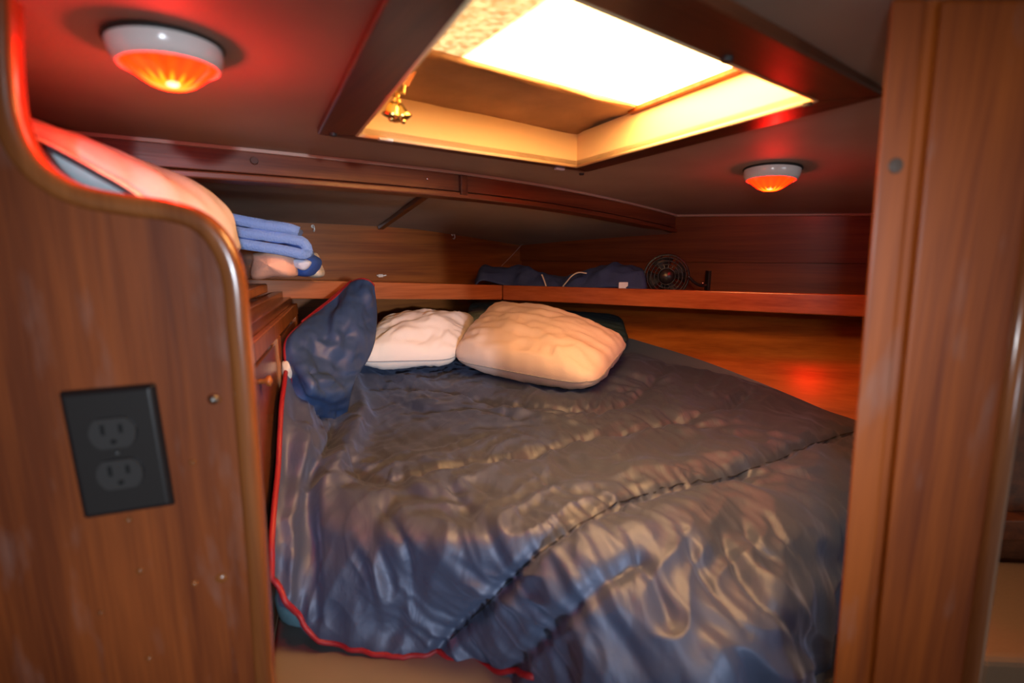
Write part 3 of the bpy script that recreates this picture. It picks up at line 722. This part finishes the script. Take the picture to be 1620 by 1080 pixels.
# turned-up corner of the quilt leaning on the shelf
FL = [[(557,447,1.24),(566,443,1.235),(575,442,1.23),(584,445,1.23),(591,452,1.24)],
      [(522,478,1.17),(540,478,1.15),(560,480,1.15),(580,484,1.17),(595,494,1.22)],
      [(488,505,1.08),(510,508,1.06),(540,512,1.06),(570,518,1.10),(592,536,1.16)],
      [(456,535,.97),(480,540,.97),(520,548,1.0),(556,556,1.05),(582,566,1.12)],
      [(452,566,.93),(476,576,.92),(508,586,.95),(540,590,1.0),(568,588,1.07)],
      [(463,600,.92),(485,612,.88),(510,622,.90),(535,626,.95),(556,614,1.01)],
      [(450,650,.89),(475,668,.92),(505,675,.98),(530,672,1.02),(548,655,1.07)]]
Fw = []
for r in FL:
    q = []
    for px, py, y in r:
        p = ony(px, py, y)
        if p.dot(CN) < CABC+.008: p = onp(px, py, CN, CABC+.008)
        q.append(p)
    Fw.append(q)
G2 = net(Fw, 14, 14); A3 = np.array([[list(p) for p in r] for r in G2]); N3 = normals(A3); R3, K3 = A3.shape[:2]
for i in range(R3):
    for j in range(K3):
        v = Vector(A3[i, j]); e = min(1, j/8, (K3-1-j)/8, i/6)
        w = noise.noise(v*7)
        d = .010*w+.016*noise.noise(Vector((v.x*24+v.z*10+w*2, v.z*14-v.x*8, 4)))-.020*abs(noise.noise(Vector((v.x*30+v.z*20, v.z*12, 2))))+.003*noise.noise(v*50)
        A3[i, j] += N3[i, j]*d*e*(1 if N3[i, j][1] < 0 else -1)
fp = mk('turned_up_corner', [tuple(p) for p in A3.reshape(-1, 3)], gridfaces(R3, K3), M_satin_flashlit, qt, smooth=True, solid=.006)
MB().tube([Vector(A3[0, j]) for j in range(K3-1, -1, -2)]+[Vector(A3[i, 0]) for i in range(0, R3, 2)], .0042, 8).build('piping', M_pipe, fp, smooth=True)
MB().tube([Vector(A3[i, 0])+Vector((-.006, .014, .004)) for i in range(0, R3//2-8, 2)], .003, 8).build('piping', M_pipe, fp, smooth=True)

fp['label'] = 'navy quilt corner turned up against the shelf, flash-lit blue painted into its colour'
# ------------------------------------------------------------------ pillows
def pillow(name, label, corners, thick, mat, seed=0, pipe=None, pinch=.03, wr_=.010, cat='pillow', group=None, px=2.3):
    FLc, FRc, BRc, BLc = [Vector(c) for c in corners]
    N_ = 44; top = []; bot = []
    nrm = (FRc-FLc).cross(BLc-FLc).normalized()
    if nrm.z < 0: nrm = -nrm
    cen = (FLc+FRc+BRc+BLc)/4
    def pt(s, t, side):
        # pinch the sides inwards between the corners
        s2 = s; t2 = t
        b = (FLc*(1-s2)*(1-t2)+FRc*s2*(1-t2)+BRc*s2*t2+BLc*(1-s2)*t2)
        x, y = 2*s-1, 2*t-1
        b = b+(cen-b)*.13*abs(x*y)**5
        b = b+(cen-b)*pinch*((1-y*y)*abs(x)**3+(1-x*x)*abs(y)**3)
        h = max(0, (1-abs(x)**px))**.5*max(0, (1-abs(y)**px))**.5
        w = noise.noise(Vector((x*1.7+seed, y*1.7, 1)))
        r = noise.noise(Vector((x*3+w*2+seed, y*6, 2+seed)))+.6*(1-2*abs(noise.noise(Vector((x*7+w, y*4+seed, 3)))))
        h2 = thick*h*(1+.25*w)+wr_*r*min(1, h*3)
        return b+nrm*(h2*(1 if side else -.85))
    vs = [pt(i/N_, j/N_, 1) for j in range(N_+1) for i in range(N_+1)]+[pt(i/N_, j/N_, 0) for j in range(N_+1) for i in range(N_+1)]
    M_ = (N_+1); f1 = gridfaces(M_, M_); f2 = [tuple(M_*M_+a for a in f) for f in f1]
    r = root(name, label, cat, (cen.x, cen.y, min(v.z for v in vs)), group)
    fs = f1+f2
    me = mk('case', vs, fs, mat, r, smooth=True)
    w_ = me.modifiers.new('weld', 'WELD'); w_.merge_threshold = .0006
    bd_ = [pt(i/N_, 0, 1) for i in range(0, N_+1, 2)]+[pt(1, j/N_, 1) for j in range(2, N_+1, 2)]+[pt(i/N_, 1, 1) for i in range(N_-2, -1, -2)]+[pt(0, j/N_, 1) for j in range(N_-2, 0, -2)]
    if pipe: MB().tube(bd_, .0018, 6, closed=True).build('seam_piping', pipe, r, smooth=True)
    return r
M_seam = plain('grey_seam', (.30, .30, .33), .7)
pillow('pillow', 'plump pale pink pillow on the quilt, in front and right of the white pillow', [onz(706, 570, -.315), onz(942, 614, -.318), onz(1003, 538, -.245), onz(786, 480, -.168)], .088, M_pillowp, 1.3, M_seam, wr_=.009)
pillow('pillow', 'white pillow beside the turned-up quilt corner, partly behind the pink pillow', [onz(555, 574, -.292), onz(724, 570, -.315), onz(757, 502, -.22), onz(602, 508, -.21)], .075, M_pillow, 5.1, M_seam, wr_=.006)
pillow('cushion', 'flat grey-teal cushion behind the pillows under the shelf corner', [onz(735, 515, -.24), onz(800, 520, -.25), onz(800, 480, -.185), onz(742, 480, -.182)], .02, M_teal, 3.3, cat='cushion', wr_=.003)
pillow('folded_blanket', 'dark teal folded blanket tucked under the hull-side shelf', [onz(840, 530, -.26), onz(1000, 545, -.27), onz(985, 498, -.20), onz(815, 488, -.19)], .02, M_tealdark, 8.3, cat='blanket', wr_=.004)

# ------------------------------------------------------------------ things on the left side shelf
def blob(name, label, c, ax1, ax2, ax3, mat, cat, seed=0, amp=.012, p=2.6, parent=None):
    vs = []; nu_, nv_ = 56, 30
    for i in range(nv_+1):
        th = math.pi*i/nv_-math.pi/2
        for j in range(nu_):
            ph = 2*math.pi*j/nu_
            f = lambda v, e: math.copysign(abs(v)**e, v)
            e = 2/p; x = f(math.cos(th), e)*f(math.cos(ph), e); y = f(math.cos(th), e)*f(math.sin(ph), e); z = f(math.sin(th), e)
            v = Vector(c)+ax1*x+ax2*y+ax3*z
            d = noise.noise(v*9+Vector((seed, 0, 0)))*amp+(1-abs(noise.noise(v*18+Vector((0, seed, 0)))))*amp*.5
            v += (v-Vector(c)).normalized()*d; vs.append(v)
    fs = [(i*nu_+j, i*nu_+(j+1) % nu_, (i+1)*nu_+(j+1) % nu_, (i+1)*nu_+j) for i in range(nv_) for j in range(nu_)]
    o = mk(name, vs, fs, mat, parent, smooth=True)
    if label: tag(o, label, cat)
    return o
def loft(name, label, cat, rows_, mat, seed=0, amp=.004, nu_=10, nv_=10, thick=.01, parent=None, freq=14):
    g_ = net(rows_, nu_, nv_); A_ = np.array([[list(p) for p in r] for r in g_]); N_ = normals(A_)
    for i in range(A_.shape[0]):
        for j in range(A_.shape[1]):
            v = Vector(A_[i, j]); A_[i, j] += N_[i, j]*amp*(noise.noise(v*freq+Vector((seed, 0, 0)))+.5*noise.noise(v*freq*2.3))
    o = mk(name, [tuple(p) for p in A_.reshape(-1, 3)], gridfaces(*A_.shape[:2]), mat, parent, smooth=True, solid=thick)
    if label: tag(o, label, cat)
    return o, A_
# pale quilt heap: outline from the top edge down to the shelf, bulging towards the aisle
def Y(px, py, y): return ony(px, py, y)
qr = [[Y(20,178,0.568),Y(90,204,0.602),Y(170,238,0.654),Y(250,268,0.705),(Y(320,302,0.757)),Y(362,342,0.800),Y(376,392,0.826)],
      [Y(30,186,0.516),Y(100,215,0.533),Y(175,248,0.576),Y(250,280,0.619),Y(312,318,0.671),Y(350,356,0.722),Y(366,400,0.757)],
      [Y(40,200,0.494),Y(105,229,0.512),Y(165,262,0.542),Y(215,290,0.576),Y(262,322,0.611),Y(300,362,0.662),Y(330,420,0.705)],
      [Y(42,215,0.507),Y(102,240,0.516),Y(158,270,0.546),Y(203,297,0.576),Y(240,325,0.602),Y(270,370,0.636),Y(290,430,0.671)]]
bq = [[p+Vector((-.10, .12, .012-.10*k)) for k, p in enumerate(qr[0])]]
bq = [[Y(22,190,0.688),Y(85,212,0.740),Y(160,245,0.800),Y(235,280,0.860),Y(300,318,0.877),Y(345,365,0.894),Y(365,420,0.894)]]
heap = root('folded_quilt', 'pale quilt glowing pink under the left lamp, heaped behind the bulkhead cut-out', 'quilt', (-.6, .8, -.064))
loft('cover', None, None, bq+qr, M_quilt, 2, .006, 10, 10, .008, heap)
cs = root('cushion', 'aqua cushion with a dark piped seam behind the bulkhead cut-out, under the pale quilt', 'cushion', (-.55, .65, -.064))
ar = [[Y(44,214,0.430),Y(95,238,0.430),Y(150,268,0.430),Y(205,302,0.442),Y(250,340,0.442)],
      [Y(42,232,0.437),Y(90,262,0.437),Y(140,290,0.437),Y(190,320,0.449),Y(235,360,0.449)],
      [Y(40,290,0.475),Y(85,320,0.475),Y(130,345,0.475),Y(180,380,0.475),Y(225,410,0.487)],
      [Y(30,420,0.520),Y(80,430,0.520),Y(120,440,0.520),Y(170,450,0.520),Y(215,460,0.532)]]
_, AA = loft('cover', None, None, ar, M_aqua, 4, .003, 10, 8, .008, cs)
MB().tube([Vector(AA[0, j])+Vector((0, -.006, -.001)) for j in range(0, AA.shape[1], 2)], .0026, 8).build('piping', M_tealdark, cs, smooth=True)

# folded towels
def folded(name, label, cat, c, wdir, ldir, wid, leng, h, layers, mat, seed=0, group=None, mat2=None, droop=0):
    """serpentine fold: profile runs along ldir and is extruded along wdir"""
    c = Vector(c); t = h/layers; prof = []
    for k in range(layers):
        z = t*(k+.5); s = 1 if k % 2 == 0 else -1
        ll = leng*(1-.06*random.random()) / 2
        for a in np.linspace(-ll, ll, 12): prof.append((a*s, z))
        if k < layers-1:
            for an in np.linspace(-math.pi/2, math.pi/2, 7)[1:-1]: prof.append((s*(ll+math.cos(an)*t*.6), z+t/2+math.sin(an)*t/2))
    K = 18; vs = []
    for i in range(K+1):
        w = (i/K-.5)*wid
        for (a, z) in prof:
            x = a/(leng/2)
            v = c+wdir*w+ldir*a+Vector((0, 0, z*(1-.12*x*x)-droop*max(0, -x)**2*z/h))
            v += Vector((0, 0, 1))*(noise.noise(v*13+Vector((seed, 0, 0)))*.012+noise.noise(v*40)*.004)*min(1, z/h*2)+ldir*noise.noise(v*13+Vector((0, seed, 0)))*.006
            vs.append(v)
    o = mk(name, vs, gridfaces(K+1, len(prof)), mat, None, smooth=True, solid=t*.86)
    tag(o, label, cat, group); return o
VX = Vector((1, 0, 0)); 
tb = ony(424, 398, 1.06)
LD = Vector((.93, .37, -.20)).normalized(); WD = Vector((-.37, .93, 0)).normalized()
folded('folded_towel', 'light blue terry towel folded on top of the pile at the shelf left end', 'towel', ony(418, 402, 1.10)+Vector((0, 0, .003)), WD, LD, .16, .16, .075, 3, M_bluetowel, 1, droop=-.0)
def wedge(name, label, cat, pts, ya, yb, mat, seed, par=None):
    """soft solid whose front outline is given, swept back"""
    n = len(pts); cen = (sum(p[0] for p in pts)/n, sum(p[1] for p in pts)/n); vs = []; K = 9
    ol_ = catmull([Vector((p[0], p[1], 0)) for p in pts]+[Vector((*pts[0], 0))], 6)[:-1]; n = len(ol_); fs = []
    base = [ony(p.x, p.y, ya) for p in ol_]; bc = ony(cen[0], cen[1], ya); back = Vector((-.15, 1, 0)).normalized()
    for k in range(K+1):
        t = k/K; s = (1-(abs(2*t-1))**3.0)**.5 if 0 < k < K else .02
        s = max(s, .02)
        for p in base:
            v = bc+(p-bc)*s+back*((yb-ya)*t); v += (p-bc).normalized()*noise.noise(v*22+Vector((seed, 0, 0)))*.006; vs.append(v)
    for k in range(K):
        for j in range(n): fs.append((k*n+j, k*n+(j+1) % n, (k+1)*n+(j+1) % n, (k+1)*n+j))
    o = mk(name, vs, fs, mat, par, smooth=True)
    if label: tag(o, label, cat)
    return o
wedge('folded_cloth', 'peach folded cloth at the left end of the shelf beneath the blue towel', 'cloth', [(385, 400), (420, 394), (447, 402), (456, 420), (452, 438), (420, 440), (385, 441)], 1.04, 1.20, M_peach, 3)
bw = root('rolled_towel', 'royal blue towel with white lining, folded beside the peach cloth', 'towel', ony(470, 439, 1.10))
wedge('outer_fold', None, None, [(443, 404), (470, 402), (486, 406), (492, 416), (486, 430), (477, 438), (455, 438), (450, 420)], 1.10, 1.24, M_royal, 5, bw)
wedge('white_lining', None, None, [(452, 412), (470, 409), (486, 414), (484, 422), (476, 427), (458, 420)], 1.085, 1.12, M_whitecloth, 6, bw)
wedge('crumpled_cloth', 'cream cloth standing behind the royal blue towel on the shelf', 'cloth', [(470, 402), (490, 400), (497, 415), (503, 437), (480, 440), (465, 425)], 1.17, 1.27, M_creamcloth, 7)
# cream bundle peeping out between cabinet and quilt
wedge('cloth_bundle', 'small cream cloth bundle peeping out between cabinet and red-piped quilt edge', 'cloth', [(444, 575), (456, 573), (464, 586), (460, 602), (450, 610), (443, 600)], .91, .95, M_creamcloth, 11)

# ------------------------------------------------------------------ things on the hull-side shelf
def onshelf(px, back):      # a point on the shelf boards, behind the fascia seen at px
    d = ray(px, 465)
    t = PRs-PCs if px > 795 else PCs-PXs
    nx = Vector((-t.y, t.x, 0)).normalized(); 
    if nx.y < 0: nx = -nx
    c = PCs.dot(nx)+back; k = c/(nx.x*d.x+nx.y*d.y); p = Vector((d.x*k, d.y*k, 0)); e = t if px > 795 else -t; e2 = Vector((e.x, e.y, 0)); tt = (p-Vector((PCs.x, PCs.y, 0))).dot(e2)/e2.length_squared; p.z = PCs.z+e.z*tt-(.033 if px > 795 else .008); return p
sheet_root = root('bed_sheet', 'crumpled dark blue sheet with cord lying in the shelf corner beside the fan', 'sheet', onshelf(890, .1))
NS = 70; prof = []
rowsS = []
hts = [(752, .012), (765, .060), (800, .062), (828, .062), (850, .045), (868, .038), (890, .030), (910, .040), (935, .050), (950, .066), (975, .072), (1000, .062), (1016, .050), (1022, .010)]
for b in np.linspace(0, 1, 9):
    r_ = []
    for px, h in hts:
        p = onshelf(px, .03+.16*b); hh = (h+(.024 if px > 795 else 0))*math.sin(math.pi*(.04+.92*b))**.5; p = p+Vector((0, 0, hh)); r_.append(p)
    rowsS.append(r_)
gS = net(rowsS, 9, 5); AS = np.array([[list(p) for p in r] for r in gS])
for i in range(AS.shape[0]):
    for j in range(AS.shape[1]):
        v = Vector(AS[i, j]); e = min(1, i/4, (AS.shape[0]-1-i)/4); AS[i, j, 2] += e*(.010*noise.noise(v*26)+.008*(1-2*abs(noise.noise(v*15))))
        AS[i, j, 2] = max(AS[i, j, 2], PCs.z-.033+(-PCs.z+PRs.z)*max(0, AS[i, j, 0]-PCs.x)/(PRs.x-PCs.x)+.003)
mk('sheet_heap', [tuple(p) for p in AS.reshape(-1, 3)], gridfaces(*AS.shape[:2]), M_navysheet, sheet_root, smooth=True, solid=.004)
for pts in ([(857, 434), (860, 441), (864, 453)], [(889, 455), (897, 445), (905, 436), (915, 431), (928, 432)]):
    q = [onshelf(p[0], .028) for p in pts]; q = [ony(p[0], p[1], a.y) for p, a in zip(pts, q)]
    MB().tube(catmull(q, 5), .0022, 8).build('cord', M_cord, sheet_root, smooth=True)
y_ = onshelf(985, .026).y; c = ony(986, 452, y_)
MB().box(c, Vector((1, 0, 0)), Vector((0, 1, 0)), Vector((0, 0, 1)), .014, .002, .011).build('white_tag', M_whitecloth, sheet_root, bevel=.003)

# fan
fc_ = onshelf(1053, .10); fc = ony(1054, 437, fc_.y)
FB = fc_.z+.001; fs_ = .86
fn = root('desk_fan', 'small black round-caged fan standing on the shelf by the hull side', 'fan', (fc.x, fc.y, FB))
fax = Vector((-.28, -1, .05)).normalized(); q = Vector((0, 0, 1)).rotation_difference(fax)
def ring(r, z, tr, nm='cage_ring'):
    MB().tube([fc+q @ Vector((r*math.cos(a), r*math.sin(a), z))*fs_ for a in np.linspace(0, 2*math.pi, 41)[:-1]], tr, 6, closed=True).build(nm, M_black, fn, smooth=True)
for r, z in [(.074, 0), (.072, .010), (.064, .018), (.052, .023), (.040, .026), (.028, .028)]: ring(r, z, .0014 if r < .074 else .003)
for k in range(16):
    a = 2*math.pi*k/16; w = lambda r, z: fc+q @ Vector((r*math.cos(a), r*math.sin(a), z))*fs_
    MB().tube([w(.02, .028), w(.04, .026), w(.06, .020), w(.072, .010), w(.074, 0), (w(.06, -.014)), w(.025, -.022)], .0012, 6).build('cage_wire', M_black, fn)
MB().lathe(fc, [(0, .032), (.018, .031), (.022, .026), (.020, .022), (0, .02)], 24, fax).build('hub_badge', M_black, fn, smooth=True)
MB().lathe(fc, [(0, .012), (.017, .010), (.019, -.014), (.026, -.018), (.026, -.05), (.018, -.058), (0, -.06)], 24, fax).build('motor', M_black, fn, smooth=True)
for k in range(4):
    vs = []
    for i in range(5):
        r = .016+i*.0125
        for s in (-1, 0, 1):
            a = 2*math.pi*k/4+s*(.42+.05*i); vs.append(fc+q @ Vector((r*math.cos(a), r*math.sin(a), .004+s*.007))*fs_)
    MB().add(vs, gridfaces(5, 3)).build('blade', M_blackm, fn, solid=.0012, smooth=True)
MB().lathe((fc.x, fc.y+.03, FB), [(0, 0), (.038, 0), (.038, .006), (.030, .010), (0, .012)], 28).build('foot', M_black, fn, smooth=True)
MB().tube([(fc.x, fc.y+.03, FB+.009), (fc.x, fc.y+.035, FB+.03), tuple(fc-fax*.035)], .007, 10).build('neck', M_black, fn, smooth=True)
bq_ = onshelf(1120, .10); yb = bq_.y
cl = root('clamp_bracket', 'small black clamp bracket standing on the shelf just right of the fan', 'bracket', (ony(1120, 457, yb).x, yb, bq_.z))
a = ony(1121, 428, yb); b = Vector((a.x, a.y, bq_.z+.003)); MB().box((a+b)/2, Vector((1, 0, 0)), Vector((0, 1, 0)), Vector((0, 0, 1)), .004, .012, (a-b).length/2).build('upright', M_black, cl, bevel=.001)
MB().tube(catmull([ony(1088, 436, yb), ony(1098, 446, yb), ony(1110, 452, yb), ony(1119, 450, yb)], 4), .004, 8).build('arm', M_black, cl, smooth=True)
c = ony(1112, 448, yb-.012); MB().lathe(c, [(0, .003), (.003, .002), (.004, 0)], 12, Vector((0, -1, 0))).build('screw', M_steel, cl, smooth=True)
b2 = Vector((a.x-.02, a.y, bq_.z+.004)); MB().box(b2, Vector((1, 0, 0)), Vector((0, 1, 0)), Vector((0, 0, 1)), .024, .014, .003).build('foot', M_black, cl)

# ------------------------------------------------------------------ hooks on the back panel
def hook(px, py, label, n_=VD, c_=BV-.001, s=1.15, cup=True):
    p = onp(px, py, n_, c_); r = root('cup_hook', label, 'hook', p, 'small hooks screwed to the wooden panels')
    d = -Vector(n_); z = Vector((0, 0, 1)); pts = [p, p+d*.008*s]
    pts += [p+d*(.008*s+.007*s*math.sin(a))+z*(-.007*s+.007*s*math.cos(a)) for a in np.linspace(.3, 4.0, 12)]
    MB().tube(pts, .002*s, 8).build('wire', M_hook, r, smooth=True)
    MB().lathe(p, [(0, .002), (.004*s, .0015), (.005*s, 0)], 14, d).build('collar', M_hook, r, smooth=True); return r
hook(495, 358, 'small steel hook high on the back panel right of the blue towel')
hook(716, 371, 'small steel hook high on the back panel below the beam joint')
hook(797, 374, 'tiny steel hook high on the back panel above the left end of the blue sheet', s=.7)
hook(946, 357, 'steel hook under the beam above the blue sheet and left of the fan', NR, NC-.004, 1.3)
p = onp(602, 436, VD, BV-.001)
hd = root('coat_hook', 'wide two-pronged steel hook low on the back panel above the quilt corner', 'hook', p)
MB().tube([p-UD*.016-VD*.012+Vector((0, 0, .002)), p-UD*.010-VD*.004, p+UD*.010-VD*.004, p+UD*.016-VD*.012+Vector((0, 0, .002))], .0022, 8).build('prongs', M_hook, hd, smooth=True)
MB().box(p-VD*.002, UD, VD, Vector((0, 0, 1)), .008, .002, .005).build('plate', M_hook, hd, bevel=.001)
a = onp(793, 421, VD, BV-.01); b = onp(828, 384, NR, NC-.02)
mid = a.lerp(b, .5)-Vector((0, 0, .002))
tag(MB().tube(catmull([a, mid, b], 6), .0007, 6).build('string', M_cord), 'thin slanting string above the left end of the blue sheet', 'string')
